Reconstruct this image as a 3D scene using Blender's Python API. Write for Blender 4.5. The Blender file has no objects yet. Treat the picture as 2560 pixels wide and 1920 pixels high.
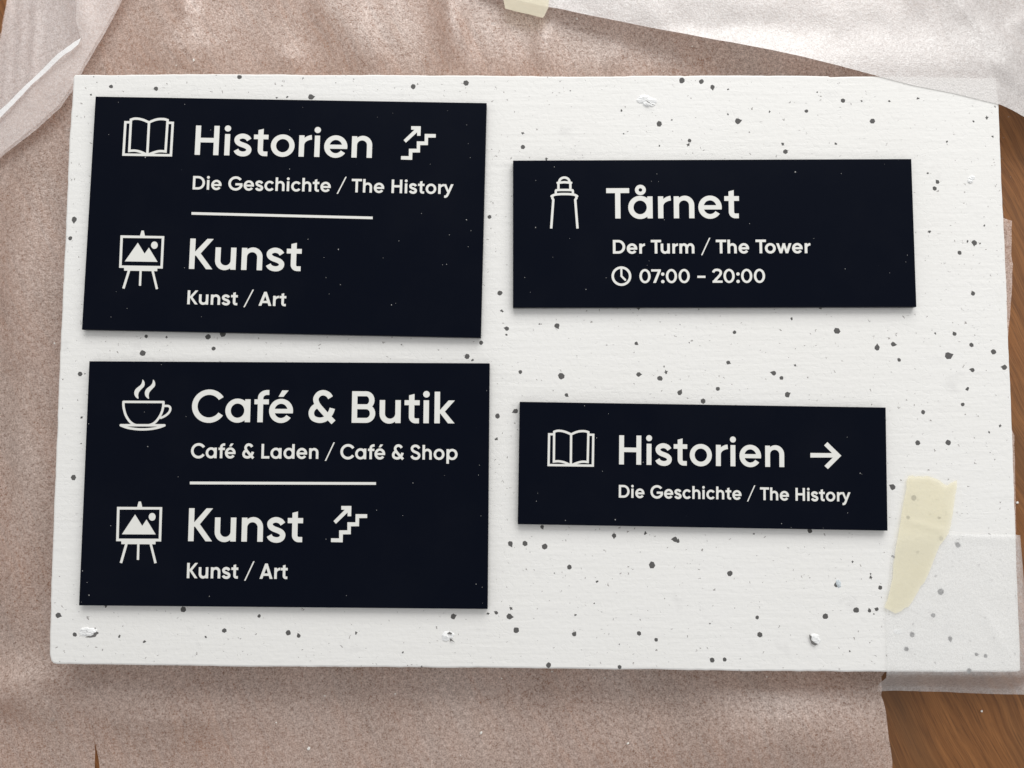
import bpy, bmesh, math, random
from mathutils import Vector, Matrix, noise
from mathutils.geometry import delaunay_2d_cdt
random.seed(7)
R = math.radians
S = bpy.context.scene
COL = S.collection

# ------------------------------------------------------------------ camera
ZB = 0.022                 # top of the foam board above the table
ZS = ZB + 0.0032           # top of the sign plates
CAMZ = ZS + 0.395198
PITCH, ROLL, FPX = 0.068041, 0.011683, 2000.0      # focal length in pixels of a 2560 px wide picture
cam_d = bpy.data.cameras.new('camera'); cam = bpy.data.objects.new('camera', cam_d); COL.objects.link(cam)
cam_d.sensor_width = 36; cam_d.lens = 36 * FPX / 2560; cam_d.clip_start = 0.01; cam_d.clip_end = 50
RM = Matrix.Rotation(PITCH, 3, 'X') @ Matrix.Rotation(ROLL, 3, 'Y')
cam.matrix_world = Matrix.Translation((0, 0, CAMZ)) @ RM.to_4x4()
S.camera = cam
S.render.resolution_x, S.render.resolution_y = 1024, 768

def at(px, py, z=ZB):
    d = RM @ Vector(((px - 1280) / FPX, -(py - 960) / FPX, -1.0))
    t = (z - CAMZ) / d.z
    return Vector((d.x * t, d.y * t))

# ------------------------------------------------------------------ light: a window beyond the top of the picture, a pale room around
W = bpy.data.worlds.new('World'); S.world = W; W.use_nodes = True
bg = W.node_tree.nodes['Background']; bg.inputs[0].default_value = (0.93, 0.932, 0.935, 1); bg.inputs[1].default_value = 0.52
def area(name, loc, target, sx, sy, power, col):
    d = bpy.data.lights.new(name, 'AREA'); d.shape = 'RECTANGLE'; d.size = sx; d.size_y = sy; d.energy = power; d.color = col
    o = bpy.data.objects.new(name, d); COL.objects.link(o); o.location = loc
    o.rotation_euler = (Vector(target) - Vector(loc)).to_track_quat('-Z', 'Y').to_euler(); return o
area('window_light', (0.28, 1.5, 1.02), (0.05, 0.05, 0), 1.6, 1.1, 29.0, (1.0, 0.99, 0.965))
area('right_fill_light', (2.0, 0.35, 1.25), (0.1, 0, 0), 0.8, 0.8, 6.0, (1.0, 0.97, 0.94))  # added fill from the right, no window known there
S.view_settings.view_transform = 'Standard'; S.view_settings.look = 'None'
S.view_settings.exposure = 0.0; S.view_settings.gamma = 1.0
S.render.engine = 'CYCLES'; S.cycles.transparent_max_bounces = 12

# ------------------------------------------------------------------ materials
def mat(name):
    m = bpy.data.materials.new(name); m.use_nodes = True; nt = m.node_tree
    for n in list(nt.nodes): nt.nodes.remove(n)
    out = nt.nodes.new('ShaderNodeOutputMaterial')
    return m, nt, out
def N(nt, typ, ins=None, **kw):
    n = nt.nodes.new('ShaderNode' + typ)
    for k, v in kw.items(): setattr(n, k, v)
    for k, v in (ins or {}).items():
        if hasattr(v, 'is_output') or isinstance(v, bpy.types.NodeSocket): nt.links.new(v, n.inputs[k])
        else: n.inputs[k].default_value = v
    return n
def coords(nt, scale=(1, 1, 1), rot=(0, 0, 0)):
    g = N(nt, 'NewGeometry')
    mp = N(nt, 'Mapping', {'Vector': g.outputs['Position'], 'Scale': scale, 'Rotation': rot})
    return mp.outputs[0]
def noise_n(nt, vec, scale, detail=2, rough=.5, dist=0):
    return N(nt, 'TexNoise', {'Vector': vec, 'Scale': scale, 'Detail': detail, 'Roughness': rough, 'Distortion': dist})
def ramp(nt, fac, stops, interp='LINEAR'):
    r = N(nt, 'ValToRGB', {'Fac': fac}); e = r.color_ramp.elements; r.color_ramp.interpolation = interp
    while len(e) < len(stops): e.new(.5)
    for el, (p, c) in zip(e, stops):
        el.position = p; el.color = (c, c, c, 1) if isinstance(c, (int, float)) else (*c, 1)
    return r.outputs[0]
def math_n(nt, op, a, b=0.0, c=None):
    n = N(nt, 'Math', operation=op)
    for i, v in enumerate([a, b] + ([c] if c is not None else [])):
        if isinstance(v, (int, float)): n.inputs[i].default_value = v
        else: nt.links.new(v, n.inputs[i])
    return n.outputs[0]
def mixc(nt, fac, a, b, blend='MIX'):
    n = N(nt, 'Mix', data_type='RGBA', blend_type=blend)
    for i, v in ((0, fac), (6, a), (7, b)):
        if isinstance(v, bpy.types.NodeSocket): nt.links.new(v, n.inputs[i])
        elif isinstance(v, (int, float)): n.inputs[i].default_value = v
        else: n.inputs[i].default_value = (*v, 1)
    return n.outputs[2]

def m_wood():
    m, nt, out = mat('brown_wood')
    v = coords(nt, rot=(0, 0, R(-27)))
    st = N(nt, 'Mapping', {'Vector': v, 'Scale': (1, .035, 1)}).outputs[0]
    warp = noise_n(nt, v, 9, 2)
    vv = N(nt, 'VectorMath', {0: st, 1: (0, 0, 0)}, operation='ADD')
    sc = N(nt, 'VectorMath', {0: warp.outputs['Color'], 1: (.03, .0, 0)}, operation='MULTIPLY')
    nt.links.new(sc.outputs[0], vv.inputs[1])
    a = noise_n(nt, vv.outputs[0], 330, 5, .7).outputs[0]
    b = noise_n(nt, vv.outputs[0], 1300, 3, .7).outputs[0]
    c = noise_n(nt, N(nt, 'Mapping', {'Vector': v, 'Scale': (1, .16, 1)}).outputs[0], 26, 3).outputs[0]
    col = mixc(nt, ramp(nt, a, [(.33, 0), (.66, 1)]), (.165, .062, .018), (.32, .135, .043))
    col = mixc(nt, ramp(nt, b, [(.36, .45), (.50, 0)]), col, (.055, .022, .009))
    col = mixc(nt, ramp(nt, c, [(.45, 0), (.66, .6)]), col, (.12, .062, .028))
    knot = N(nt, 'TexVoronoi', {'Vector': v, 'Scale': 30, 'Randomness': 1}).outputs['Distance']
    col = mixc(nt, ramp(nt, knot, [(.0, 1), (.03, .8), (.045, 0)]), col, (.03, .014, .008))
    bump = N(nt, 'Bump', {'Height': b, 'Strength': .25, 'Distance': .0004})
    p = N(nt, 'BsdfPrincipled', {'Base Color': col, 'Roughness': .42, 'Normal': bump.outputs[0], 'Specular IOR Level': .35})
    nt.links.new(p.outputs[0], out.inputs[0]); return m

def m_foam(name, clear, tint=(.98, .80, .715), grain=1.0, gloss=.16, seed=0.0, trans=.14, broad=.30, see=(1, .97, .945)):
    """thin cellular packing foam: part clear, part milky, faintly glittering"""
    m, nt, out = mat(name)
    v = coords(nt)
    v = N(nt, 'VectorMath', {0: v, 1: (seed, seed * .7, 0)}, operation='ADD').outputs[0]
    fine = noise_n(nt, v, 1250, 2, .6).outputs[0]
    mid = noise_n(nt, v, 520, 2, .5).outputs[0]
    big = noise_n(nt, v, 16, 3, .55).outputs[0]
    f = math_n(nt, 'ADD', math_n(nt, 'MULTIPLY', fine, .65), math_n(nt, 'MULTIPLY', mid, .35))
    # clearness varies cell by cell, and slowly over the sheet
    t = math_n(nt, 'ADD', clear, math_n(nt, 'MULTIPLY', math_n(nt, 'SUBTRACT', f, .5), -1.65 * grain))
    t = math_n(nt, 'ADD', t, math_n(nt, 'MULTIPLY', math_n(nt, 'SUBTRACT', big, .5), broad))
    t = N(nt, 'Clamp', {'Value': t, 'Min': 0.03, 'Max': .92}).outputs[0]
    bump = N(nt, 'Bump', {'Height': f, 'Strength': .8, 'Distance': .00055 * grain})
    dif = N(nt, 'BsdfDiffuse', {'Color': (*tint, 1), 'Normal': bump.outputs[0]})
    trl = N(nt, 'BsdfTranslucent', {'Color': (*tint, 1)})
    glo = N(nt, 'BsdfGlossy', {'Color': (1, 1, 1, 1), 'Roughness': .36, 'Normal': bump.outputs[0]})
    s1 = N(nt, 'MixShader', {0: trans, 1: dif.outputs[0], 2: trl.outputs[0]})
    s2 = N(nt, 'MixShader', {0: gloss, 1: s1.outputs[0], 2: glo.outputs[0]})
    tr = N(nt, 'BsdfTransparent', {'Color': (*see, 1)})
    s3 = N(nt, 'MixShader', {0: t, 1: s2.outputs[0], 2: tr.outputs[0]})
    nt.links.new(s3.outputs[0], out.inputs[0]); return m

def m_eps():
    m, nt, out = mat('white_polystyrene')
    v = coords(nt)
    n1 = noise_n(nt, v, 420, 3, .6).outputs[0]
    n2 = noise_n(nt, coords(nt, scale=(.10, 1, 1)), 520, 2, .5).outputs[0]      # hot wire marks
    n3 = noise_n(nt, coords(nt, scale=(.035, 1, 1)), 130, 2, .5).outputs[0]
    ed = N(nt, 'TexVoronoi', {'Vector': noise_warp(nt, v, .0012, 200), 'Scale': 290, 'Randomness': 1}, feature='DISTANCE_TO_EDGE').outputs[0]
    seam = ramp(nt, ed, [(.0, 0), (.09, 1)])
    patch = ramp(nt, noise_n(nt, v, 120, 3, .6).outputs[0], [(.46, 0), (.60, 1)])
    seam = mixc(nt, patch, 1.0 and (1, 1, 1), seam)
    pit = N(nt, 'TexVoronoi', {'Vector': noise_warp(nt, v, .0016, 700), 'Scale': 520, 'Randomness': 1})
    pd = math_n(nt, 'ADD', pit.outputs['Distance'], math_n(nt, 'MULTIPLY', N(nt, 'SeparateColor', {'Color': pit.outputs['Color']}).outputs[0], .75))
    pitm = ramp(nt, pd, [(.16, 0), (.24, 1)])
    h = math_n(nt, 'ADD', math_n(nt, 'MULTIPLY', n1, .9), math_n(nt, 'MULTIPLY', n2, .75))
    h = math_n(nt, 'ADD', h, math_n(nt, 'MULTIPLY', n3, .75))
    h = math_n(nt, 'ADD', h, math_n(nt, 'MULTIPLY', seam, .22))
    h = math_n(nt, 'ADD', h, math_n(nt, 'MULTIPLY', pitm, 2.2))
    base = mixc(nt, noise_n(nt, v, 14, 3).outputs[0], (.835, .825, .80), (.875, .872, .86))
    base = mixc(nt, pitm, (.42, .40, .385), base)
    # greyish smears
    sm = ramp(nt, noise_n(nt, v, 55, 4, .65).outputs[0], [(.62, 0), (.80, .35)])
    base = mixc(nt, sm, base, (.60, .59, .59))
    bump = N(nt, 'Bump', {'Height': h, 'Strength': .5, 'Distance': .00036})
    p = N(nt, 'BsdfPrincipled', {'Base Color': base, 'Roughness': .62, 'Normal': bump.outputs[0], 'Specular IOR Level': .25,
                                 'Subsurface Weight': .12, 'Subsurface Radius': (.004, .004, .004)})
    nt.links.new(p.outputs[0], out.inputs[0]); return m

def noise_warp(nt, v, amt, scale):
    w = noise_n(nt, v, scale, 2)
    s = N(nt, 'VectorMath', {0: w.outputs['Color'], 1: (amt * 2, amt * 2, 0)}, operation='MULTIPLY')
    return N(nt, 'VectorMath', {0: v, 1: s.outputs[0]}, operation='ADD').outputs[0]

def m_plate():
    m, nt, out = mat('glossy_navy_acrylic')
    v = coords(nt)
    dust = N(nt, 'TexVoronoi', {'Vector': v, 'Scale': 360, 'Randomness': 1})
    rnd = N(nt, 'SeparateColor', {'Color': dust.outputs['Color']}).outputs[0]
    d = math_n(nt, 'ADD', dust.outputs['Distance'], math_n(nt, 'MULTIPLY', rnd, 1.0))
    dm = ramp(nt, d, [(.02, 1), (.05, 0)])
    haze = ramp(nt, noise_n(nt, v, 22, 4, .6).outputs[0], [(.45, 0), (.9, .002)])
    base = mixc(nt, dm, (.0010, .0020, .0068), (.10, .11, .13))
    base = mixc(nt, 1.0, base, haze, 'ADD')
    wav = noise_n(nt, v, 18, 1).outputs[0]
    bump = N(nt, 'Bump', {'Height': wav, 'Strength': .15, 'Distance': .002})
    p = N(nt, 'BsdfPrincipled', {'Base Color': base, 'Roughness': .30, 'Normal': bump.outputs[0], 'IOR': 1.45, 'Specular IOR Level': .12, 'Specular Tint': (.80, .88, 1, 1)})
    nt.links.new(p.outputs[0], out.inputs[0]); return m

def m_simple(name, c, rough=.6, noise_amt=.06, nscale=600, bump=.0, spec=.3, sss=0):
    m, nt, out = mat(name)
    v = coords(nt)
    f = noise_n(nt, v, nscale, 3, .6).outputs[0]
    col = mixc(nt, f, tuple(x * (1 - noise_amt) for x in c), tuple(min(1, x * (1 + noise_amt)) for x in c))
    p = N(nt, 'BsdfPrincipled', {'Base Color': col, 'Roughness': rough, 'Specular IOR Level': spec})
    if sss: p.inputs['Subsurface Weight'].default_value = sss; p.inputs['Subsurface Radius'].default_value = (.002, .002, .002)
    if bump:
        b = N(nt, 'Bump', {'Height': f, 'Strength': .8, 'Distance': bump}); nt.links.new(b.outputs[0], p.inputs['Normal'])
    nt.links.new(p.outputs[0], out.inputs[0]); return m

def m_tape():
    m, nt, out = mat('cream_masking_tape')
    v = coords(nt)
    f = noise_n(nt, v, 420, 3, .6).outputs[0]
    f2 = noise_n(nt, v, 60, 3, .6).outputs[0]
    col = mixc(nt, f2, (.93, .87, .66), (.95, .905, .73))
    b = N(nt, 'Bump', {'Height': f, 'Strength': .7, 'Distance': .00018})
    p = N(nt, 'BsdfPrincipled', {'Base Color': col, 'Roughness': .5, 'Normal': b.outputs[0], 'Specular IOR Level': .35})
    tr = N(nt, 'BsdfTransparent', {'Color': (1, .98, .90, 1)})
    s = N(nt, 'MixShader', {0: .46, 1: p.outputs[0], 2: tr.outputs[0]})
    nt.links.new(s.outputs[0], out.inputs[0]); return m

M_WOOD = m_wood(); M_EPS = m_eps(); M_PLATE = m_plate(); M_TAPE = m_tape()
M_FOAM = m_foam('brownish_foam_sheet', .56, grain=.85, see=(1, .955, .915))
M_FOAM2 = m_foam('milky_foam_sheet', .44, (.95, .87, .85), .7, .16, 3.1)
M_FOAM3 = m_foam('thick_white_foam_sheet', .24, (.85, .822, .812), .62, .12, 5.3, .20, .10, (1, .99, .98))
M_FOAM4 = m_foam('thin_white_foam_sheet', .60, (.98, .98, .985), .42, .16, 8.3, .12, .12, (1, 1, .995))
M_PRINT = m_simple('off_white_print', (.80, .80, .765), .55, .03, 500)
M_BEAD = m_simple('dark_grey_bead', (.11, .107, .105), .75, .35, 2500, .0001)
M_FLAKE = m_simple('bright_torn_polystyrene', (.92, .93, .93), .7, .03, 900, .00007, .2, .5)
M_CRUMB = m_simple('white_foam_crumb', (.84, .83, .79), .6, .05, 900, .0002, .3, .2)
M_DUST = m_simple('pale_dust', (.38, .38, .38), .8)
M_NICK = m_simple('grey_nick', (.34, .33, .32), .8, .3, 2500)
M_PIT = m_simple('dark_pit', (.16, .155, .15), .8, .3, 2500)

# ------------------------------------------------------------------ object helpers
def link(name, me, material=None, parent=None):
    o = bpy.data.objects.new(name, me); COL.objects.link(o)
    if material and me is not None and not me.materials: me.materials.append(material)
    if parent: o.parent = parent
    return o
def tag(o, label=None, cat=None, group=None, kind=None):
    if label: o['label'] = label
    if cat: o['category'] = cat
    if group: o['group'] = group
    if kind: o['kind'] = kind
    return o
def mesh(name, vs, fs, smooth=False):
    me = bpy.data.meshes.new(name); me.from_pydata([tuple(v) for v in vs], [], fs); me.update()
    if smooth: me.polygons.foreach_set('use_smooth', [True] * len(me.polygons))
    return me
def in_poly(x, y, lp):
    c = False; j = len(lp) - 1
    for i in range(len(lp)):
        ax, ay = lp[i]; bx, by = lp[j]
        if (ay > y) != (by > y) and x < (bx - ax) * (y - ay) / (by - ay) + ax: c = not c
        j = i
    return c
def union(polys, eps=1e-6):
    """union of overlapping flat polygons -> verts, triangles"""
    vs, ed = [], []; polys = [[tuple(q) for q in p] for p in polys]
    for p in polys:
        b0 = len(vs); vs += [Vector(q) for q in p]; ed += [(b0 + i, b0 + (i + 1) % len(p)) for i in range(len(p))]
    r = delaunay_2d_cdt(vs, ed, [], 0, eps, False)
    V, F = r[0], r[2]; keep = []
    for f in F:
        c = (V[f[0]] + V[f[1]] + V[f[2]]) / 3
        if any(in_poly(c.x, c.y, p) for p in polys): keep.append(f)
    return V, keep
def slab(V, F, z0, z1):
    """extrude flat triangles between two heights"""
    n = len(V); vs = [(v[0], v[1], z1) for v in V] + [(v[0], v[1], z0) for v in V]
    fs = []
    edge = {}
    for f in F:
        a = (V[f[1]] - V[f[0]]).cross(V[f[2]] - V[f[0]])
        if a < 0: f = f[::-1]
        fs.append(list(f))
        for i in range(len(f)): edge[(f[i], f[(i + 1) % len(f)])] = 1
    for (a, b) in edge:
        if (b, a) not in edge: fs.append([b, a, a + n, b + n])
    used = sorted({i for f in fs for i in f}); mp = {k: i for i, k in enumerate(used)}
    return [vs[i] for i in used], [[mp[i] for i in f] for f in fs]

# ------------------------------------------------------------------ lettering: a geometric sans drawn from bars, rings and ribbons (cap height 1)
def rect(x0, y0, x1, y1): return [(x0, y0), (x1, y0), (x1, y1), (x0, y1)]
def ring(cx, cy, rx, ry, icx, icy, irx, iry, a0, a1, n=None):
    n = n or max(4, int(abs(a1 - a0) / 9)); out = []
    for i in range(n):
        q = []
        for a in (a0 + (a1 - a0) * i / n, a0 + (a1 - a0) * (i + 1) / n):
            a = R(a); q.append(((cx + rx * math.cos(a), cy + ry * math.sin(a)), (icx + irx * math.cos(a), icy + iry * math.sin(a))))
        out.append([q[0][0], q[1][0], q[1][1], q[0][1]])
    return out
def disc(cx, cy, r, n=28, ry=None): return [(cx + r * math.cos(2 * math.pi * i / n), cy + (ry or r) * math.sin(2 * math.pi * i / n)) for i in range(n)]
def smooth_path(pts, k=6):
    out = []
    for i in range(len(pts) - 1):
        p0 = pts[max(i - 1, 0)]; p1 = pts[i]; p2 = pts[i + 1]; p3 = pts[min(i + 2, len(pts) - 1)]
        for j in range(k):
            t = j / k
            out.append(tuple(.5 * (2 * b + (c - a) * t + (2 * a - 5 * b + 4 * c - d) * t * t + (3 * b - a - 3 * c + d) * t ** 3) for a, b, c, d in zip(p0, p1, p2, p3)))
    return out + [tuple(pts[-1])]
def ribbon(pts, w, closed=False, caps=False):
    P = [Vector(p) for p in pts]; n = len(P); L, Q = [], []
    for i in range(n):
        a = P[(i - 1) % n] if (closed or i) else None; b = P[(i + 1) % n] if (closed or i < n - 1) else None
        d1 = (P[i] - a).normalized() if a is not None else None; d2 = (b - P[i]).normalized() if b is not None else None
        if d1 is None: d1 = d2
        if d2 is None: d2 = d1
        n1 = Vector((-d1.y, d1.x)); n2 = Vector((-d2.y, d2.x)); m = (n1 + n2)
        m = m.normalized() if m.length > 1e-6 else n1
        k = min(2.2, 1 / max(.2, m.dot(n1)))
        L.append(P[i] + m * w / 2 * k); Q.append(P[i] - m * w / 2 * k)
    out = [[tuple(L[i]), tuple(L[(i + 1) % n]), tuple(Q[(i + 1) % n]), tuple(Q[i])] for i in range(n if closed else n - 1)]
    if caps: out += [disc(P[0].x, P[0].y, w / 2, 18), disc(P[-1].x, P[-1].y, w / 2, 18)]
    return out

S_LINE = [(.488, .540), (.432, .612), (.355, .652), (.263, .667), (.165, .640), (.100, .585), (.088, .520), (.120, .450), (.200, .395), (.296, .360),
          (.400, .318), (.470, .262), (.492, .195), (.462, .118), (.385, .068), (.293, .056), (.190, .075), (.115, .122), (.070, .190)]
def glyph(c, T):
    Hh = T * .92; xh = .725
    def bowl(x0, w=.77, a0=0, a1=360): return ring(x0 + w / 2, .3625, w / 2, .383, x0 + w / 2, .3625, w / 2 - T, .383 - Hh, a0, a1, 36 if a1 - a0 > 300 else None)
    def arch(w=.665):
        o = (.055 + w) / 2; return ring(o, .43, w - o, .315, w / 2, .43, w / 2 - T, .315 - Hh, -0, 180, 18) + [rect(w - T, 0, w, .432)]
    if c == 'H': return .1, .776, .1, [rect(0, 0, T, 1), rect(.776 - T, 0, .776, 1), rect(0, .505 - Hh / 2, .776, .505 + Hh / 2)]
    if c == 'i': return .09, T, .09, [rect(0, 0, T, xh), disc(T / 2, .917, .104)]
    if c == 's': return .05, .575, .035, ribbon(smooth_path(S_LINE, 3), T * .98)
    if c == 'S':
        L = [(.085 + (x - .07) / .428 * .55, .062 + (y - .056) / .611 * .876) for x, y in S_LINE]
        return .05, .72, .05, ribbon(smooth_path(L, 3), T * .98)
    if c == 't': return .03, .475, .035, [rect(0, xh - Hh, .475, xh), [(.14, .2), (.14 + T, .2), (.14 + T, .925), (.14, .88)], rect(.345, -.005, .46, Hh - .005)] + ring(.35, .205, .21, .21, .35, .205, .21 - T, .21 - Hh, 180, 270)
    if c in 'oO': return .055, .775, .055, bowl(0, .775)
    if c == 'r': return .088, .41, .01, [rect(0, 0, T, xh)] + ring(.46, .40, .40, .345, .46, .40, .46 - T, .345 - Hh, 98, 180)
    if c in 'eé':
        p = ring(.3785, .3625, .3785, .383, .3785, .3625, .3785 - T, .383 - Hh, -11.5, 325, 38) + [rect(.1, .287, .748, .287 + T * .82)]
        if c == 'é': p.append([(.287, .81), (.443, .81), (.60, 1.014), (.40, 1.014)])
        return .055, .757, .055, p
    if c == 'n': return .088, .665, .075, [rect(0, 0, T, xh)] + arch()
    if c == 'm': return .088, 1.08, .075, [rect(0, 0, T, xh)] + arch(.62) + [[(x + .46, y) for x, y in q] for q in arch(.62)]
    if c == 'h': return .088, .665, .075, [rect(0, 0, T, 1)] + arch()
    if c == 'u': return .075, .665, .088, [[(.665 - x, xh - y) for x, y in q] for q in [rect(0, 0, T, xh)] + arch()]
    if c == 'K': return .1, .745, 0, [rect(0, 0, T, 1), [(T - .02, .545), (.545, 1), (.745, 1), (.35, .515), (.19, .44), (T - .02, .44)], [(T - .02, .54), (T + .02, .46), (.545, 0), (.745, 0), (.35, .515), (.25, .62)]]
    if c == 'k': return .085, .635, 0, [rect(0, 0, T, 1), [(T - .02, .395), (.44, xh), (.635, xh), (.325, .37), (.20, .30), (T - .02, .32)], [(T - .02, .37), (T, .33), (.43, 0), (.635, 0), (.325, .37), (.22, .455)]]
    if c == 'C': return .055, .985, .02, ring(.54, .5, .54, .53, .54, .5, .54 - T * 1.03, .53 - T, 33.5, 326, 34)
    if c == 'c': return .055, .69, .03, ring(.3785, .3625, .3785, .383, .3785, .3625, .3785 - T, .383 - Hh, 37, 323, 30)
    if c == 'G': return .055, 1.02, .055, ring(.54, .5, .54, .53, .54, .5, .54 - T * 1.03, .53 - T, 38, 345, 34) + [rect(.52, .355, 1.035, .355 + Hh), rect(.96, .36, 1.045, .40)]
    if c in 'aå':
        p = bowl(0, .77) + [rect(.79 - T, 0, .79, xh)]
        if c == 'å': p += ring(.40, .94, .177, .172, .40, .94, .06, .058, 0, 360, 30)
        return .055, .79, .088, p
    if c == 'd': return .055, .79, .088, bowl(0, .77) + [rect(.79 - T, 0, .79, 1)]
    if c == 'p': return .088, .79, .055, bowl(.02, .77) + [rect(0, -.27, T, xh)]
    if c == 'f': return .035, .46, -.045, [rect(0, xh - Hh, .455, xh), rect(.107, 0, .107 + T, .775), rect(.395, 1.023 - Hh, .462, 1.023)] + ring(.40, .77, .293, .253, .40, .77, .293 - T, .253 - Hh, 90, 180)
    if c == 'B': return .1, .74, .06, [rect(0, 0, T, 1), rect(0, 1 - Hh, .455, 1), rect(0, .51 - Hh / 2, .455, .51 + Hh / 2), rect(0, 0, .455, Hh)] + \
        ring(.45, .715, .26, .285, .45, .715, .26 - T, .285 - Hh, -90, 90, 14) + ring(.45, .295, .29, .295, .45, .295, .29 - T, .295 - Hh, -90, 90, 14)
    if c == 'D': return .1, .89, .055, [rect(0, 0, T, 1), rect(0, 1 - Hh, .395, 1), rect(0, 0, .395, Hh)] + ring(.39, .5, .50, .5, .39, .5, .5 - T, .5 - Hh, -90, 90, 20)
    if c == 'L': return .1, .575, .02, [rect(0, 0, T, 1), rect(0, 0, .575, Hh)]
    if c == 'T': return .03, .745, .03, [rect(.3725 - T / 2, 0, .3725 + T / 2, 1), rect(0, 1 - Hh * 1.03, .745, 1)]
    if c == 'A': return .02, .908, .02, [[(0, 0), (.2, 0), (.52, .87), (.54, 1), (.365, 1)], [(.908, 0), (.708, 0), (.388, .87), (.368, 1), (.543, 1)], rect(.16, .195, .75, .195 + Hh * .95)]
    if c == 'y': return -.01, .73, 0, [[(0, xh), (.19, xh), (.455, .08), (.36, -.04)], [(.54, xh), (.73, xh), (.425, .0), (.25, .0)]] + ribbon([(.355, .06), (.30, -.07), (.245, -.155), (.17, -.195), (.07, -.197)], T * .95)
    if c == 'w':
        L = [[(0, xh), (.19, xh), (.435, 0), (.25, 0)], [(.25, 0), (.42, 0), (.655, xh), (.475, xh)]]
        return -.02, 1.10, -.015, L + [[(1.10 - x, y) for x, y in q] for q in L]
    if c == '/': return .01, .69, -.03, [[(0, -.13), (.095, -.13), (.69, 1.14), (.595, 1.14)]]
    if c == '-': return .1, .58, .1, [rect(0, .36, .58, .36 + Hh)]
    if c == ':': return .055, .25, .04, [disc(.125, .645, .122), disc(.125, .095, .122)]
    if c == '0': return .057, .80, .057, ring(.4, .5, .4, .525, .4, .5, .4 - T, .525 - Hh, 0, 360, 36)
    if c == '7': return -.01, .69, -.045, [rect(0, 1 - Hh, .69, 1), [(.13, 0), (.33, 0), (.69, .90), (.69, 1), (.50, .9)]]
    if c == '2': return .02, .715, .015, [rect(0, 0, .715, Hh), [(0, .10), (.0, 0), (.26, .10), (.35, .22), (.26, .40)]] + ribbon(smooth_path([(.055, .76), (.10, .86), (.20, .935), (.34, .955), (.48, .925), (.575, .84), (.595, .72), (.55, .60), (.45, .47), (.30, .30), (.16, .145)], 4), T)
    if c == '&':
        A = [(360, 240), (325, 195), (262, 172), (200, 190), (160, 250), (170, 310), (205, 365), (290, 460), (408, 580)]
        B = [(168, 352), (120, 395), (100, 460), (130, 525), (213, 553), (295, 533), (350, 475), (377, 425), (388, 387)]
        f = lambda P: [((x - 62) / 436, (585 - y) / 436) for x, y in P]
        return .05, .86, .02, ribbon(smooth_path(f(A), 4), T) + ribbon(smooth_path(f(B), 4), T)
    raise ValueError(c)
KERN = {'Tå': -.12, 'Tu': -.145, 'To': -.165, 'Th': -.03, 'ry': -.03}
def lay(text, T):
    """-> list of glyph polygon lists with x offsets; total width from first ink to last ink"""
    x = 0; out = []; prev = ''
    for i, c in enumerate(text):
        if c == ' ': x += .385; prev = ''; continue
        l, w, r, p = glyph(c, T)
        if i: x += l + KERN.get(prev + c, 0)
        out.append((x, p)); x += w; end = x; x += r; prev = c
    return out, end

class Sign:
    """a plate lying on the board: local metres, origin at its centre"""
    def __init__(s, cx, cy, th, w, h, label, group=None):
        s.c = Vector((cx, cy)); s.th = th
        e = bpy.data.objects.new('sign', None); COL.objects.link(e); e.location = (cx, cy, ZB + .0002); e.rotation_euler = (0, 0, th); e.empty_display_size = .02
        tag(e, label, 'sign', group); s.e = e
        bm = bmesh.new(); bmesh.ops.create_cube(bm, size=1); t = ZS - ZB - .0002
        for v in bm.verts: v.co = Vector((v.co.x * w, v.co.y * h, (v.co.z + .5) * t))
        bmesh.ops.bevel(bm, geom=list(bm.edges), offset=.00025, segments=2, affect='EDGES', profile=.6)
        me = bpy.data.meshes.new('panel'); bm.to_mesh(me); bm.free()
        link('panel', me, M_PLATE, e); s.z = t
    def loc(s, px, py):
        d = at(px, py, ZS) - s.c; c, n = math.cos(s.th), math.sin(s.th)
        return Vector((c * d.x + n * d.y, -n * d.x + c * d.y))
    def part(s, name, polys_mm, label=None):
        groups = polys_mm if isinstance(polys_mm[0][0][0], (list, tuple)) else [polys_mm]
        vs, fs = [], []
        for g in groups:
            V, F = union(g, 1e-5); a, b = slab(V, F, -.03, .09)
            fs += [[i + len(vs) for i in q] for q in b]; vs += a
        me = mesh(name, [(x / 1000, y / 1000, z / 1000) for x, y, z in vs], fs)
        o = link(name, me, M_PRINT, s.e); o.location = (0, 0, s.z)
        if label: o['label'] = label
        return o
    def text(s, name, text, pl, pr, cap, T=.17):
        """pl: pixel of the bottom left of the first letter; pr: the right end; cap: cap height in pixels of the photograph"""
        a = s.loc(*pl); b = s.loc(*pr); capm = cap * s.pxm()
        gl, w = lay(text, T)
        fx = (b.x - a.x) / w / capm; k = capm * 1000
        polys = [[[(a.x * 1000 + (x0 + x) * k * fx, a.y * 1000 + y * k) for x, y in q] for q in p] for x0, p in gl]
        S['fit_' + text] = fx
        return s.part(name, polys, 'off-white lettering that reads %s' % text)
    def pxm(s): return (s.loc(1281, 960) - s.loc(1280, 960)).length
    def px(s, pts, ox, oy, k): # zoomed pixel points -> local mm
        return [tuple(s.loc(ox + x / k, oy + y / k) * 1000) for x, y in pts]

G = 'navy direction signs laid on the foam board'
s1 = Sign(-0.118829, 0.112067, -0.021276, .2, .12, 'tilted navy sign reading Historien and Kunst, at the top left of the foam board', G)
s2 = Sign(0.095796, 0.102637, 0.0006, .2, .075, 'navy sign with a lighthouse reading Tårnet and opening hours 07:00 - 20:00', G)
s3 = Sign(-0.116051, -0.022182, -0.005517, .2, .12, 'navy sign with a steaming cup reading Café & Butik above Kunst', G)
s4 = Sign(0.088683, -0.01323, -0.01541, .18, .06, 'smallest navy sign, reading Historien with an arrow pointing right', G)

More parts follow.
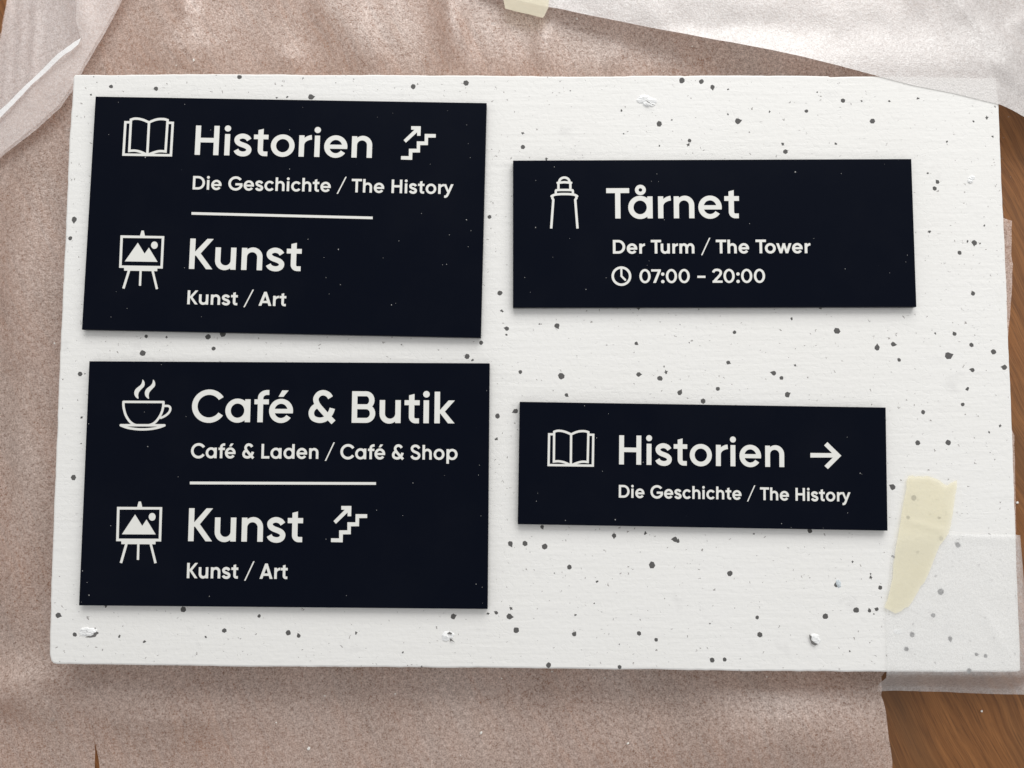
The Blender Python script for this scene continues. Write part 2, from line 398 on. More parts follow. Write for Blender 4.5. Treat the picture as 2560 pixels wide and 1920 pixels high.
s1.text('heading', 'Historien', (486.7, 387.0), (929.4, 396.8), 76.8)
s1.text('subtitle', 'Die Geschichte / The History', (481.5, 473.6), (1133.1, 491.0), 35.0, .178)
s1.text('heading', 'Kunst', (472.4, 672.2), (752.4, 679.5), 78.1)
s1.text('subtitle', 'Kunst / Art', (468.0, 760.6), (714.8, 766.3), 35.6, .18)
s3.text('heading', 'Café & Butik', (478.9, 1054.5), (1136.4, 1056.9), 78.9)
s3.text('subtitle', 'Café & Laden / Café & Shop', (477.1, 1145.0), (1143.8, 1147.3), 36.2, .178)
s3.text('heading', 'Kunst', (470.3, 1352.8), (756.5, 1354), 81.0)
s3.text('subtitle', 'Kunst / Art', (467, 1445.3), (718.7, 1446.7), 37.2, .18)
s2.text('heading', 'Tårnet', (1516, 546.3), (1848.2, 544.5), 78.0)
s2.text('subtitle', 'Der Turm / The Tower', (1532.3, 634.2), (2026.1, 631.5), 35.0, .19)
s2.text('opening_hours', '07:00 - 20:00', (1598.7, 707.3), (1912.9, 706.2), 34.4, .175)
s4.text('heading', 'Historien', (1547.6, 1160.9), (1960.6, 1169.5), 72.0)
s4.text('subtitle', 'Die Geschichte / The History', (1546.9, 1244), (2126.3, 1255.5), 31.3, .185)
s1.part('divider_line', [s1.px([(478.9, 530.3), (931.7, 541.6), (931.7, 548), (478.9, 536.8)], 0, 0, 1)])
s3.part('divider_line', [s3.px([(474.8, 1203.9), (940, 1205.4), (940, 1212), (474.8, 1210.8)], 0, 0, 1)])

# pictograms traced in sign coordinates
def book(s, bl, br):
    k = 12.7625; o = (290, 280)
    f = lambda p: s1.px(p, *o, k)
    w = 6.25 * s1.pxm() * 1000
    P = ribbon(f([(445, 330), (303, 328), (240, 1360), (1752, 1382), (1812, 350), (1670, 345)]), w)
    top = smooth_path([(1055, 335), (900, 265), (760, 225), (640, 213), (560, 220), (478, 247)], 4)
    P += ribbon(f(top + [(425, 1243)] + smooth_path([(425, 1243), (570, 1233), (700, 1250), (830, 1290), (1000, 1372)], 4)[1:]), w)
    top = smooth_path([(1055, 335), (1200, 270), (1340, 233), (1470, 226), (1570, 236), (1648, 262)], 4)
    P += ribbon(f(top + [(1582, 1262)] + smooth_path([(1582, 1262), (1450, 1250), (1330, 1260), (1190, 1300), (1005, 1372)], 4)[1:]), w)
    P += ribbon(f([(1055, 330), (1000, 1370)]), w)
    a, b = [Vector(q) for q in f([(195, 1400), (1790, 1420)])]
    c, d = s.loc(*bl) * 1000, s.loc(*br) * 1000; sc = (d.x - c.x) / (b.x - a.x)
    return s.part('book_icon', [[((x - a.x) * sc + c.x, (y - a.y) * sc + c.y) for x, y in q] for q in P], 'outline pictogram of an open book')
book(s1, (305.3, 389.7), (430.3, 391.3)); book(s4, (1368.3, 1165.5), (1484.9, 1167.5))

def remap(P, A, B, C, D):
    sx = (D[0] - C[0]) / (B[0] - A[0]); sy = (D[1] - C[1]) / (B[1] - A[1])
    return [[((x - A[0]) * sx + C[0], (y - A[1]) * sy + C[1]) for x, y in q] for q in P]
def easel(s, tl, br):
    k = 9.2176; f = lambda p: s3.px(p, 280, 1240, k)
    o = f([(118, 250), (1158, 257), (1133, 1047), (97, 1040)]); i = f([(175, 312), (1098, 312), (1078, 985), (157, 982)])
    P = [[o[j], o[(j + 1) % 4], i[(j + 1) % 4], i[j]] for j in range(4)]
    for q in ([(615, 128), (668, 128), (700, 262), (580, 262)], [(533, 425), (697, 690), (797, 542), (1007, 885), (230, 882)],
              [(215, 1030), (1005, 1035), (1003, 1112), (218, 1108)], [(305, 1100), (365, 1100), (235, 1550), (180, 1535)],
              [(583, 1100), (635, 1100), (625, 1472), (573, 1470)], [(865, 1100), (920, 1100), (1030, 1540), (978, 1555)], disc(927, 480, 79, 28, 89)): P.append(f(q))
    A, B = f([(118, 250), (1133, 1047)])
    return s.part('easel_icon', remap(P, A, B, s.loc(*tl) * 1000, s.loc(*br) * 1000), 'pictogram of a painting of mountains on an easel')
easel(s3, (280 + 118 / 9.2176, 1240 + 250 / 9.2176), (280 + 1133 / 9.2176, 1240 + 1047 / 9.2176))
easel(s1, (280 + 197 / 9.2176, 560 + 262 / 9.2176), (280 + 1170 / 9.2176, 560 + 1028 / 9.2176))
def stairs(s, bl, tr):
    k = 12.7615; f = lambda p: s1.px(p, 980, 290, k)
    P = [f(q) for q in ([(372, 770), (443, 852), (890, 440), (880, 360), (812, 350)], [(612, 327), (918, 330), (917, 440), (614, 437)], [(802, 330), (918, 330), (910, 632), (802, 632)],
                        [(1045, 573), (1397, 578), (1395, 690), (1152, 690), (1145, 930), (898, 930), (893, 1165), (652, 1165), (643, 1400), (287, 1390), (290, 1280), (537, 1283), (540, 1047), (790, 1047), (793, 810), (1040, 815)])]
    A, B = f([(287, 1390), (1397, 578)])
    return s.part('stairs_icon', remap(P, A, B, s.loc(*bl) * 1000, s.loc(*tr) * 1000), 'pictogram of stairs with an arrow pointing up')
stairs(s1, (980 + 287 / 12.7615, 290 + 1390 / 12.7615), (980 + 1397 / 12.7615, 290 + 578 / 12.7615))
stairs(s3, (450 + 1670 / 4.424, 1250 + 465 / 4.424), (450 + 2070 / 4.424, 1250 + 157 / 4.424))
# cup
k = 9.7588; f = lambda p: s3.px(p, 280, 930, k); w = 5.9 * s3.pxm() * 1000
P = ribbon(f([(282, 728), (1258, 733)]), w, caps=True)
P += ribbon(f(smooth_path([(1258, 733), (1252, 830), (1232, 930), (1190, 1040), (1125, 1145), (1060, 1220), (985, 1272), (900, 1300)], 4)), w, caps=True)
P += ribbon(f(smooth_path([(282, 728), (280, 800), (292, 900), (332, 1040), (395, 1155), (462, 1232), (545, 1285), (620, 1300)], 4)), w, caps=True)
P += ribbon(f(smooth_path([(1262, 829), (1370, 829), (1415, 860), (1424, 905), (1405, 965), (1350, 1030), (1270, 1085), (1175, 1125)], 4)), w * .95)
P += ribbon(f([(215, 1298), (1280, 1301)]), w * 1.02, caps=True)
P += ribbon(f(smooth_path([(215, 1300), (370, 1357), (560, 1390), (750, 1400), (950, 1388), (1130, 1355), (1280, 1303)], 4)), w, caps=True)
st = [(747, 182), (780, 220), (797, 270), (794, 325), (770, 368), (700, 440), (655, 500), (640, 570), (645, 652), (590, 620), (556, 570), (546, 510), (560, 450), (600, 395), (660, 350), (705, 310), (732, 260)]
st = smooth_path(st + [st[0]], 3)[:-1]
P += [f(st), f([(x + 257, y + 2) for x, y in st])]
s3.part('cup_icon', P, 'pictogram of a steaming cup on a saucer')
# lighthouse
k = 9.757; f = lambda p: s2.px(p, 1340, 420, k); w = 6.0 * s2.pxm() * 1000
P = ribbon(f([(692 + 124 * math.cos(a), 338 - 104 * math.sin(a)) for a in [math.pi * i / 16 for i in range(17)]]), w)
P += ribbon(f([(527, 362), (692, 347), (858, 362)]), w, caps=True)
P += ribbon(f([(547, 360), (547, 545)]), w) + ribbon(f([(838, 360), (838, 545)]), w)
P += ribbon(f(smooth_path([(485, 640), (485, 560), (520, 540), (692, 536), (865, 540), (897, 562), (897, 640)], 4)), w * .97)
P += ribbon(f(smooth_path([(380, 688), (450, 655), (560, 640), (692, 636), (830, 640), (940, 655), (1003, 688)], 4)), w, caps=True)
P += ribbon(f([(398, 690), (400, 740), (422, 775), (370, 1476)]), w) + ribbon(f([(986, 690), (984, 740), (957, 775), (1012, 1476)]), w)
s2.part('lighthouse_icon', P, 'outline pictogram of a lighthouse')
# clock
c = s2.loc(1553.5, 690.4) * 1000; u = s2.pxm() * 1000
P = ring(c.x, c.y, 24.9 * u, 24.9 * u, c.x, c.y, 18.8 * u, 18.8 * u, 0, 360, 48)
P += ribbon([(c.x, c.y + 17 * u), (c.x, c.y), (c.x + 9.6 * u, c.y - 9.6 * u)], 5.0 * u, caps=True)
s2.part('clock_icon', P, 'round clock pictogram')
# arrow
f = lambda p: s4.px(p, 1530, 1070, 3.687)
s4.part('arrow_icon', [f([(1828, 230), (2060, 232), (2060, 272), (1828, 272)]), f([(1985, 130), (2113, 255), (2058, 262), (1955, 160)]), f([(2113, 255), (1990, 378), (1958, 349), (2058, 250)])], 'arrow pointing right')

# ------------------------------------------------------------------ foam board
OUT = [(186, 186.6), (330, 185), (470, 183.6), (640, 184), (760, 185.5), (900, 185.5), (1100, 186.5), (1280, 187.5), (1420, 190), (1560, 189), (1640, 187), (1700, 187), (1712, 189), (1730, 187), (1830, 187), (1920, 187), (2070, 188.5), (2076, 191), (2100, 190), (2188, 189),
       (2330, 191), (2492, 194), (2495, 225), (2498.7, 263), (2503, 370), (2506.8, 480), (2514, 620), (2520, 780), (2527.6, 960), (2534, 1150), (2540.7, 1336), (2546, 1480), (2551, 1600), (2553, 1677), (2545, 1681.5),
       (2215, 1680.7), (2060, 1679.5), (1920, 1679), (1765, 1677.5), (1665, 1676), (1640, 1674.5), (1600, 1675), (1500, 1674.5), (1400, 1673), (1280, 1670.9), (1100, 1670.5), (1000, 1669), (640, 1668), (400, 1664.5), (250, 1662), (140, 1661.5), (131, 1659), (126, 1652), (122.5, 1635),
       (123, 1580), (125, 1520), (127, 1440), (134, 1250), (141, 1080), (145, 960), (152, 810), (160, 640), (166.4, 480), (172, 350), (180, 232), (183, 192)]
def densify(pts, step=.0035, amp=.00018):
    P = [at(x, y, ZB) for x, y in pts]; out = []
    for a, b in zip(P, P[1:] + P[:1]):
        n = max(1, int((b - a).length / step)); d = (b - a).normalized(); nr = Vector((-d.y, d.x))
        for i in range(n):
            p = a + (b - a) * i / n
            out.append(p + nr * (noise.noise(Vector((p.x * 260, p.y * 260, 1))) * amp * 1.4 + noise.noise(Vector((p.x * 60, p.y * 60, 4))) * amp * 1.2))
    return out
board = bpy.data.objects.new('foam_board', None); COL.objects.link(board); board.empty_display_size = .02
tag(board, 'white polystyrene board with dark grey beads that carries the four signs', 'foam board')
op = densify(OUT)
n = len(op); area_sign = sum(op[i].x * op[(i + 1) % n].y - op[(i + 1) % n].x * op[i].y for i in range(n))
if area_sign < 0: op.reverse()
def inset(P, d):
    out = []; n = len(P)
    for i in range(n):
        t = (P[(i + 3) % n] - P[(i - 3) % n]).normalized(); out.append(P[i] + Vector((-t.y, t.x)) * d)
    return out
vs = []; fs = []
rings = [(op, .0006), (op, ZB - .0010), (inset(op, .0003), ZB - .0003), (inset(op, .0010), ZB)]
for P_, z in rings: vs += [(p.x, p.y, z) for p in P_]
for r_ in range(3):
    for i in range(n):
        j = (i + 1) % n; fs.append([r_ * n + i, r_ * n + j, (r_ + 1) * n + j, (r_ + 1) * n + i])
fs.append([3 * n + i for i in range(n)]); fs.append([i for i in range(n)][::-1])
link('board_body', mesh('board_body', vs, fs), M_EPS, board)

T = {}
def tile(ox, oy, s): return [(ox + a / 3.45625, oy + b / 3.45625, r / 3.45625) for a, b, r in s]
B = []
B += tile(0, 0, [(959,748,17),(1348,766,18),(2070,665,20),(785,820,8),(810,663,4),(838,712,4)])
B += tile(640, 0, [(475,838,22),(1358,748,20),(1815,718,23),(180,843,8),(267,840,9),(408,675,6),(690,715,4)])
B += tile(1280, 0, [(1468,695,24),(1637,705,20),(1732,753,19),(1870,770,8),(1273,1070,24),(1951,1047,24),(1534,1215,15),(1523,1252,12),(94,1150,11),(94,1270,17),(945,955,8),(1380,1037,7),(1865,988,7),(1275,1258,8),(296,1372,11),(965,1155,6),(505,785,5)])
B += tile(1920, 0, [(648,870,18),(808,874,8),(1047,875,9),(1295,848,10),(332,960,15),(903,1047,22),(1890,1016,12),(1775,1049,7),(15,965,8),(125,1245,12),(150,1310,19),(586,1241,9),(1547,1225,9),(1942,1178,9),(1465,1572,15),(1440,1628,17),(1380,1497,8),(425,795,6)])
B += tile(0, 480, [(641,238,23),(607,400,17),(1263,1247,14),(1440,1255,9),(1798,1252,21),(1925,1225,24),(1845,1352,17),(1233,1393,23),(692,1573,19),(735,1570,5)])
B += tile(640, 480, [(2017,215,16),(2107,873,20),(2125,1025,11),(2167,1180,17),(2165,1232,9),(1945,1302,17),(1825,1421,20),(1868,1455,10),(1258,1320,6)])
B += tile(1280, 480, [(388,1155,20),(1073,1308,14),(1923,1212,14),(1868,1473,15),(1094,1576,18),(1278,1610,22),(1330,1555,13),(72,1555,15),(425,1590,26),(1095,1005,12),(1533,1303,5),(1315,1510,7),(237,1140,6)])
B += tile(1920, 480, [(596,1200,25),(943,1345,22),(1082,1315,20),(1133,1450,15),(1446,1220,8),(1612,1226,16),(1560,1415,27),(1758,1322,18),(1767,1538,18),(1949,1380,20),(2043,1515,21),(50,1565,20),(116,1606,15),(233,1497,9),(455,1002,12),(205,1095,9),(1655,525,17),(1783,438,22),(1724,430,9),(1395,340,12),(1772,877,17),(1870,287,8),(1830,447,7)])
B += tile(0, 960, [(705,291,10),(702,515,6),(635,808,21)])
B += tile(640, 960, [(2087,277,20),(2079,477,12),(2198,1380,20)])
B += tile(1280, 960, [(30,234,20),(471,95,14),(1450,74,20),(1652,147,20),(1779,42,16),(112,1377,20),(283,1405,22),(260,1234,15),(882,1310,17),(1155,1290,12),(1408,1342,20),(1432,1358,14),(496,1582,18),(1210,1564,26),(1883,1636,22),(2090,1296,7),(365,1635,5)])
B += tile(1920, 960, [(167,92,22),(1340,243,17),(1722,41,12),(1683,176,15),(2005,360,10),(1912,415,9),(1294,508,19),(1558,506,20),(1077,890,21),(1260,985,22),(1210,1153,14),(1480,1155,12),(1640,1390,20),(1495,1335,18),(1295,1455,12),(730,1535,8),(362,1268,18),(888,1640,7),(1078,1490,13)])
B += tile(0, 1440, [(503,339,21),(646,506,17),(1032,517,11),(1248,568,10),(1584,289,21),(1777,529,10),(1938,471,18),(917,262,10),(835,490,11)])
B += tile(640, 1440, [(27,345,14),(278,490,19),(369,517,16),(867,492,10),(1704,350,21),(2003,323,11),(2076,317,14),(2190,350,22),(2205,280,12),(1268,660,7),(1685,550,8),(1430,783,7)])
B += tile(1280, 1440, [(37,469,21),(537,503,17),(547,335,9),(1098,495,18),(1245,551,14),(2118,358,15),(2141,506,20),(1730,726,19),(1837,721,16),(317,770,20),(930,787,15),(738,45,10),(1710,412,6),(928,590,5),(710,235,6)])
B += tile(1920, 1440, [(889,13,12),(970,101,15),(761,295,23),(877,299,14),(940,287,15),(495,349,22),(914,329,6),(707,650,7),(1493,135,24),(1427,340,17),(1246,506,19),(1573,542,18),(1195,630,17),(1800,677,14),(1880,690,14),(1738,818,18),(590,75,18)])
rnd = random.Random(3)
def bead_mesh(i):
    k = rnd.choice([6, 7, 8]); a0 = rnd.random() * 6; pts = []
    for j in range(k):
        a = a0 + 2 * math.pi * j / k + rnd.uniform(-.16, .16); r_ = rnd.uniform(.86, 1.06); pts.append(Vector((r_ * math.cos(a), r_ * math.sin(a))))
        if i % 3 == 1 and j == 2: a += math.pi / k; pts.append(Vector((1.45 * math.cos(a), 1.45 * math.sin(a))))      # a torn wisp
    vs = [(p.x, p.y, 0) for p in pts] + [(p.x * .93, p.y * .93, .09) for p in pts]; m_ = len(pts)
    fs = [list(range(m_, 2 * m_))] + [[j, (j + 1) % m_, m_ + (j + 1) % m_, m_ + j] for j in range(m_)]
    return mesh('bead', vs, fs)
def wisp_mesh(i):
    k = 9; pts = []
    for j in range(k):
        a = 2 * math.pi * j / k; r_ = rnd.choice([.45, .6, 1.25, .8, 1.0]); pts.append((r_ * math.cos(a) * 1.1, r_ * math.sin(a)))
    vs = [(x, y, 0) for x, y in pts] + [(x * .9, y * .9, .09) for x, y in pts]
    return mesh('bead', vs, [list(range(k, 2 * k))] + [[j, (j + 1) % k, k + (j + 1) % k, k + j] for j in range(k)])
bms = [bead_mesh(i) for i in range(9)]; wms = [wisp_mesh(i) for i in range(6)]
for me in bms + wms: me.materials.append(M_BEAD)
PXM = (at(1281, 960) - at(1280, 960)).length
for (x, y, r_) in B:
    p = at(x, y); me = rnd.choice(bms if r_ > 4.0 else wms)
    o = link('bead', me, None, board); q = r_ * PXM * 1.22
    o.location = (p.x, p.y, ZB - .00002); o.scale = (q, q * rnd.uniform(.88, 1.08), .0011); o.rotation_euler = (0, 0, rnd.random() * 6.28)
# loose flecks and nicks in the cut surface: too many to count
vs, fs = [], []
for i in range(1100):
    x, y = rnd.uniform(150, 2530), rnd.uniform(195, 1665)
    if x < 175 and y > 900: continue
    p = at(x, y); L = rnd.uniform(.0003, .0011); w_ = rnd.uniform(.00005, .00015); a = rnd.choice([0, 0, .4, 1.3, 2.1, 2.7]) + rnd.uniform(-.4, .4)
    d = Vector((math.cos(a), math.sin(a))); e = Vector((-d.y, d.x)); b = d * L * .5 + e * rnd.uniform(-.4, .4) * L
    b0 = len(vs)
    for q in (p, p + d * L * .45 + e * w_ + e * L * .1, p + d * L + b * .3, p + d * L * .5 - e * w_ + e * L * .1): vs.append((q.x, q.y, ZB + .00004))
    fs.append([b0, b0 + 1, b0 + 2, b0 + 3])
tag(link('nick', mesh('nick', vs, fs), M_NICK, board), kind='stuff')

# torn lumps where screws or fingers broke the surface
def lump(cx, cy, rx, ry, h, seed, pieces=5):
    r2 = random.Random(seed); bm = bmesh.new()
    for i in range(pieces):
        q = bmesh.ops.create_icosphere(bm, subdivisions=3, radius=1)['verts']
        ox, oy = r2.uniform(-.5, .5) * rx, r2.uniform(-.5, .5) * ry; sx, sy, sz = rx * r2.uniform(.35, .7), ry * r2.uniform(.35, .7), h * r2.uniform(.25, .5)
        for v in q:
            k = 1 + .3 * noise.noise(v.co * 1.7 + Vector((seed, i, 0))) + .2 * noise.noise(v.co * 5 + Vector((i, seed, 0)))
            v.co = Vector((v.co.x * sx * k + ox, v.co.y * sy * k + oy, v.co.z * sz * k))
    me = bpy.data.meshes.new('torn_flake'); bm.to_mesh(me); bm.free()
    p = at(cx, cy); o = link('torn_flake', me, M_FLAKE, board); o.location = (p.x, p.y, ZB); return o
u = PXM
lump(1619, 251, 25 * u, 17 * u, .0022, 1, 6); lump(2424, 449, 13 * u, 11 * u, .0018, 2, 4); lump(220, 1577, 19 * u, 13 * u, .0018, 3, 5)
lump(1118, 1592, 16 * u, 13 * u, .0020, 4, 5); lump(2034, 1596, 17 * u, 13 * u, .0014, 5, 5); lump(2243, 1581, 11 * u, 9 * u, .0005, 6, 3)
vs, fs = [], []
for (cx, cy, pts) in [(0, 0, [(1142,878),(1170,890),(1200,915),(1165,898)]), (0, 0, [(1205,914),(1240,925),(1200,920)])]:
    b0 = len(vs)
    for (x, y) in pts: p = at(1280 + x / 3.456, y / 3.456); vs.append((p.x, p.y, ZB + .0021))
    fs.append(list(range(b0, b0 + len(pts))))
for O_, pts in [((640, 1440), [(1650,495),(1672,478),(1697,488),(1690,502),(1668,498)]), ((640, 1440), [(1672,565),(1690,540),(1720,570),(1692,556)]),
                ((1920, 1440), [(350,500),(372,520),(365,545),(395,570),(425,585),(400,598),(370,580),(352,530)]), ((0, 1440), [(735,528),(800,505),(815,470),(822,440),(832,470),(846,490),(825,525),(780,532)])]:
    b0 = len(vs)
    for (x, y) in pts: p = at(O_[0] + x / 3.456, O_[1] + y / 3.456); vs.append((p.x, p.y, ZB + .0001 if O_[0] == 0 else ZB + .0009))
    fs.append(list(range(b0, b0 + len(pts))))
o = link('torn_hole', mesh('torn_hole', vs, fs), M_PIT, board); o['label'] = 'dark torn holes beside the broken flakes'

M_GLASSY = m_simple('glossy_bluish_pit', (.62, .68, .72), .15, .1, 900, .0003, .6, .2)
p = at(2096, 1459); bm = bmesh.new(); bmesh.ops.create_icosphere(bm, subdivisions=3, radius=1)
for v in bm.verts: v.co *= 1 + .3 * noise.noise(v.co * 2)
me = bpy.data.meshes.new('bluish_pit'); bm.to_mesh(me); bm.free()  # raised bluish lump drawn in place of a pit in the board
o = link('bluish_pit', me, M_GLASSY, board); o.location = (p.x, p.y, ZB - .0001); o.scale = (6 * PXM, 10 * PXM, .0006); o.rotation_euler = (0, 0, .3); o['label'] = 'small bluish pit in the surface of the board'
# ------------------------------------------------------------------ table
vs = [(-.7, -.6, 0), (.7, -.6, 0), (.7, .7, 0), (-.7, .7, 0)]
tag(link('table_surface', mesh('table_surface', vs, [[0, 1, 2, 3]]), M_WOOD), kind='structure')

# ------------------------------------------------------------------ foam sheets
def sheet(name, outline, zf, material, step=.004, holes=(), jag=0.0, thick=.0005, world=False, zedge=.002):
    """outline: pixels (mapped at height zedge(px,py) or constant); the surface is a fine mesh lifted by zf(x, y)"""
    def W_(p): return Vector(p) if world else at(p[0], p[1], zedge(*p) if callable(zedge) else zedge)
    loops = []
    for lp in [outline] + list(holes):
        P = [W_(p) for p in lp]; out = []
        for a, b in zip(P, P[1:] + P[:1]):
            m_ = max(1, int((b - a).length / step)); d = (b - a).normalized() if (b - a).length else Vector((1, 0)); nr = Vector((-d.y, d.x))
            for i in range(m_):
                q = a + (b - a) * i / m_
                out.append(q + nr * jag * (noise.noise(Vector((q.x * 420, q.y * 420, 9))) + .6 * noise.noise(Vector((q.x * 120, q.y * 120, 2)))))
        loops.append(out)
    vs, ed = [], []
    for lp in loops:
        b0 = len(vs); vs += lp; ed += [(b0 + i, b0 + (i + 1) % len(lp)) for i in range(len(lp))]
    x0, x1 = min(v.x for v in loops[0]), max(v.x for v in loops[0]); y0, y1 = min(v.y for v in loops[0]), max(v.y for v in loops[0])
    def inside(q, lp):
        c = False; j = len(lp) - 1
        for i in range(len(lp)):
            a, b = lp[i], lp[j]
            if (a.y > q.y) != (b.y > q.y) and q.x < (b.x - a.x) * (q.y - a.y) / (b.y - a.y) + a.x: c = not c
            j = i
        return c
    y = y0; row = 0
    while y < y1:
        # crossings of this row with all loops, so that only points inside are kept
        xs = []
        for lp in loops:
            for i in range(len(lp)):
                a, b = lp[i], lp[(i + 1) % len(lp)]
                if (a.y > y) != (b.y > y): xs.append((b.x - a.x) * (y - a.y) / (b.y - a.y) + a.x)
        xs.sort()
        for a, b in zip(xs[::2], xs[1::2]):
            x = (math.floor(a / step) + 1) * step + (step / 2 if row % 2 else 0)
            while x < b - step * .35:
                if x > a + step * .35: vs.append(Vector((x, y)))
                x += step
        y += step * .87; row += 1
    r_ = delaunay_2d_cdt(vs, ed, [], 0, 1e-7, False)
    V, F = r_[0], r_[2]; keep = []
    for f_ in F:
        c = (V[f_[0]] + V[f_[1]] + V[f_[2]]) / 3
        if inside(c, loops[0]) and not any(inside(c, h) for h in loops[1:]):
            if (V[f_[1]] - V[f_[0]]).cross(V[f_[2]] - V[f_[0]]) < 0: f_ = f_[::-1]
            keep.append(list(f_))
    used = sorted({i for f_ in keep for i in f_}); mp = {k: i for i, k in enumerate(used)}
    me = mesh(name, [(V[i].x, V[i].y, zf(V[i].x, V[i].y)) for i in used], [[mp[i] for i in f_] for f_ in keep], True)
    return link(name, me, material)

def seg(x, y, A, B_):
    """distance and position along a segment"""
    A = Vector(A); B_ = Vector(B_); d = B_ - A; t = max(0, min(1, (Vector((x, y)) - A).dot(d) / d.length_squared)); return (Vector((x, y)) - A - d * t).length, t
def fold(x, y, A, B_, w, h, sharp=False):
    d, t = seg(x, y, A, B_); e = math.sin(math.pi * min(1, max(0, .06 + .88 * t))) ** .6
    return h * e * (math.exp(-abs(d) / w) if sharp else math.exp(-(d / w) ** 2))
def Wp(px, py, z=.002): p = at(px, py, z); return (p.x, p.y)
bx0, by0 = at(125, 1661).x, at(125, 1661).y; bx1, by1 = at(2540, 1000).x, at(640, 186).y
def sstep(a, b, x): t = max(0, min(1, (x - a) / (b - a))); return t * t * (3 - 2 * t)
FOLDS = [(Wp(1150, -60), Wp(1125, 185), .010, .0055), (Wp(1100, -40), Wp(1170, 190), .005, .0025), (Wp(1365, 60), Wp(1352, 185), .006, .0035), (Wp(1540, 110), Wp(1532, 190), .004, .0022),
         (Wp(850, 20), Wp(930, 185), .016, .005), (Wp(480, 60), Wp(380, 190), .016, .006), (Wp(460, 0), Wp(476, 70), .004, .003), (Wp(700, 120), Wp(720, 190), .010, .003),
         (Wp(90, 400), Wp(75, 1000), .010, .005), (Wp(60, 1000), Wp(85, 1480), .008, .0045), (Wp(30, 500), Wp(30, 900), .006, .003), (Wp(25, 1250), Wp(45, 1600), .009, .004),
         (Wp(-40, 1720), Wp(120, 1700), .011, .008), (Wp(120, 1700), Wp(420, 1770), .016, .0035), (Wp(330, 1786), Wp(620, 1790), .010, .003), (Wp(1750, 1800), Wp(2230, 1790), .020, .009), (Wp(1700, 1900), Wp(2230, 1920), .028, .007),
         (Wp(1380, 1840), Wp(1620, 1900), .018, .0045), (Wp(1000, 1900), Wp(1300, 1880), .022, .0035), (Wp(700, 1720), Wp(690, 1850), .012, .0018)]
FOLDS += [(Wp(1215, 60), Wp(1245, 188), .004, .0016), (Wp(1195, 40), Wp(1215, 188), .0025, .0010), (Wp(1265, 50), Wp(1275, 188), .004, .0015), (Wp(1110, 50), Wp(1150, 188), .0028, .0013), (Wp(96, 1180), Wp(84, 1440), .0035, .0016), (Wp(120, 980), Wp(112, 1300), .004, .0012),
          (Wp(60, 420), Wp(62, 800), .004, .0010), (Wp(800, -20), Wp(820, 60), .006, .0016), (Wp(960, -20), Wp(1010, 120), .005, .0014), (Wp(0, 1740), Wp(150, 1790), .006, .0018), (Wp(560, 60), Wp(500, 180), .006, .0014)]
CREASES = [(Wp(215, 1650), Wp(232, 1780), .0008, .0008), (Wp(474, -10), Wp(478, 62), .0009, .0014), (Wp(478, 62), Wp(440, 100), .0012, .0008), (Wp(320, 1785), Wp(1270, 1810), .0009, .0009), (Wp(476, 60), Wp(478, 0), .0012, .0014)]
def z_main(x, y):
    z = .0012 + .0009 * (noise.noise(Vector((x * 14, y * 14, 3))) + 1) * .9 + .0003 * noise.noise(Vector((x * 60, y * 60, 5)))
    for f_ in FOLDS: z += fold(x, y, *f_)
    for f_ in CREASES: z += fold(x, y, *f_, True)
    # pressed flat beneath the board
    dx = max(bx0 - x, x - bx1, 0); dy = max(by0 - y, y - by1, 0); d = math.hypot(dx, dy)
    k = sstep(0, .016, d)
    return .0004 + (z - .0004) * k + .0002 * k
main = [(-140, 330), (4, 80), (28, -60), (300, -130), (2300, -130), (2400, 220), (2440, 480), (2496, 538), (2531, 552), (2529, 640), (2533, 662), (2529, 760), (2522, 830), (2515, 900), (2520, 1040), (2536, 1090), (2540, 1240), (2541, 1330), (2500, 1400),
        (2350, 1560), (2202, 1690), (2193, 1733), (2198, 1745), (2203, 1790), (2207, 1830), (2216, 1870), (2222, 1920), (2232, 2060), (1200, 2080), (-140, 2080)]
tear = [(232, 1781), (234, 1800), (237, 1850), (238, 1880), (237, 1930), (236, 1990), (252, 1990), (250, 1930), (246, 1895), (240, 1860), (235, 1815)]
o = sheet('foam_sheet', main, z_main, M_FOAM, .0042, [tear], .00035)
tag(o, 'large brownish translucent foam sheet under the board, torn open at the bottom left', 'foam sheet')

CR = [Wp(-60, 345, .006), Wp(0, 292, .006), Wp(101, 181, .006), Wp(171, 124, .006), Wp(202, 98, .006), Wp(196, 0, .006)]
def z_tl(x, y):
    z = .0065 + .0022 * noise.noise(Vector((x * 22, y * 22, 8)))
    z += fold(x, y, CR[4], Wp(205, -60, .006), .007, .003)
    for a in (30, 62, 95): z += fold(x, y, Wp(a, -40, .006), Wp(a - 18, 260, .006), .003, .0012)
    return z
tl = [(20, 0), (42, -100), (360, -100), (304, 0), (257.5, 86.8), (214, 162), (179, 228), (150.5, 269), (86.8, 327), (0, 390.6), (-120, 470), (-120, 300), (-30, 190), (0, 87)]
o = sheet('foam_sheet', tl, z_tl, M_FOAM2, .0013, (), .0002, zedge=.0075)
tag(o, 'pale foam sheet with a bright diagonal crease at the top left of the picture', 'foam sheet')

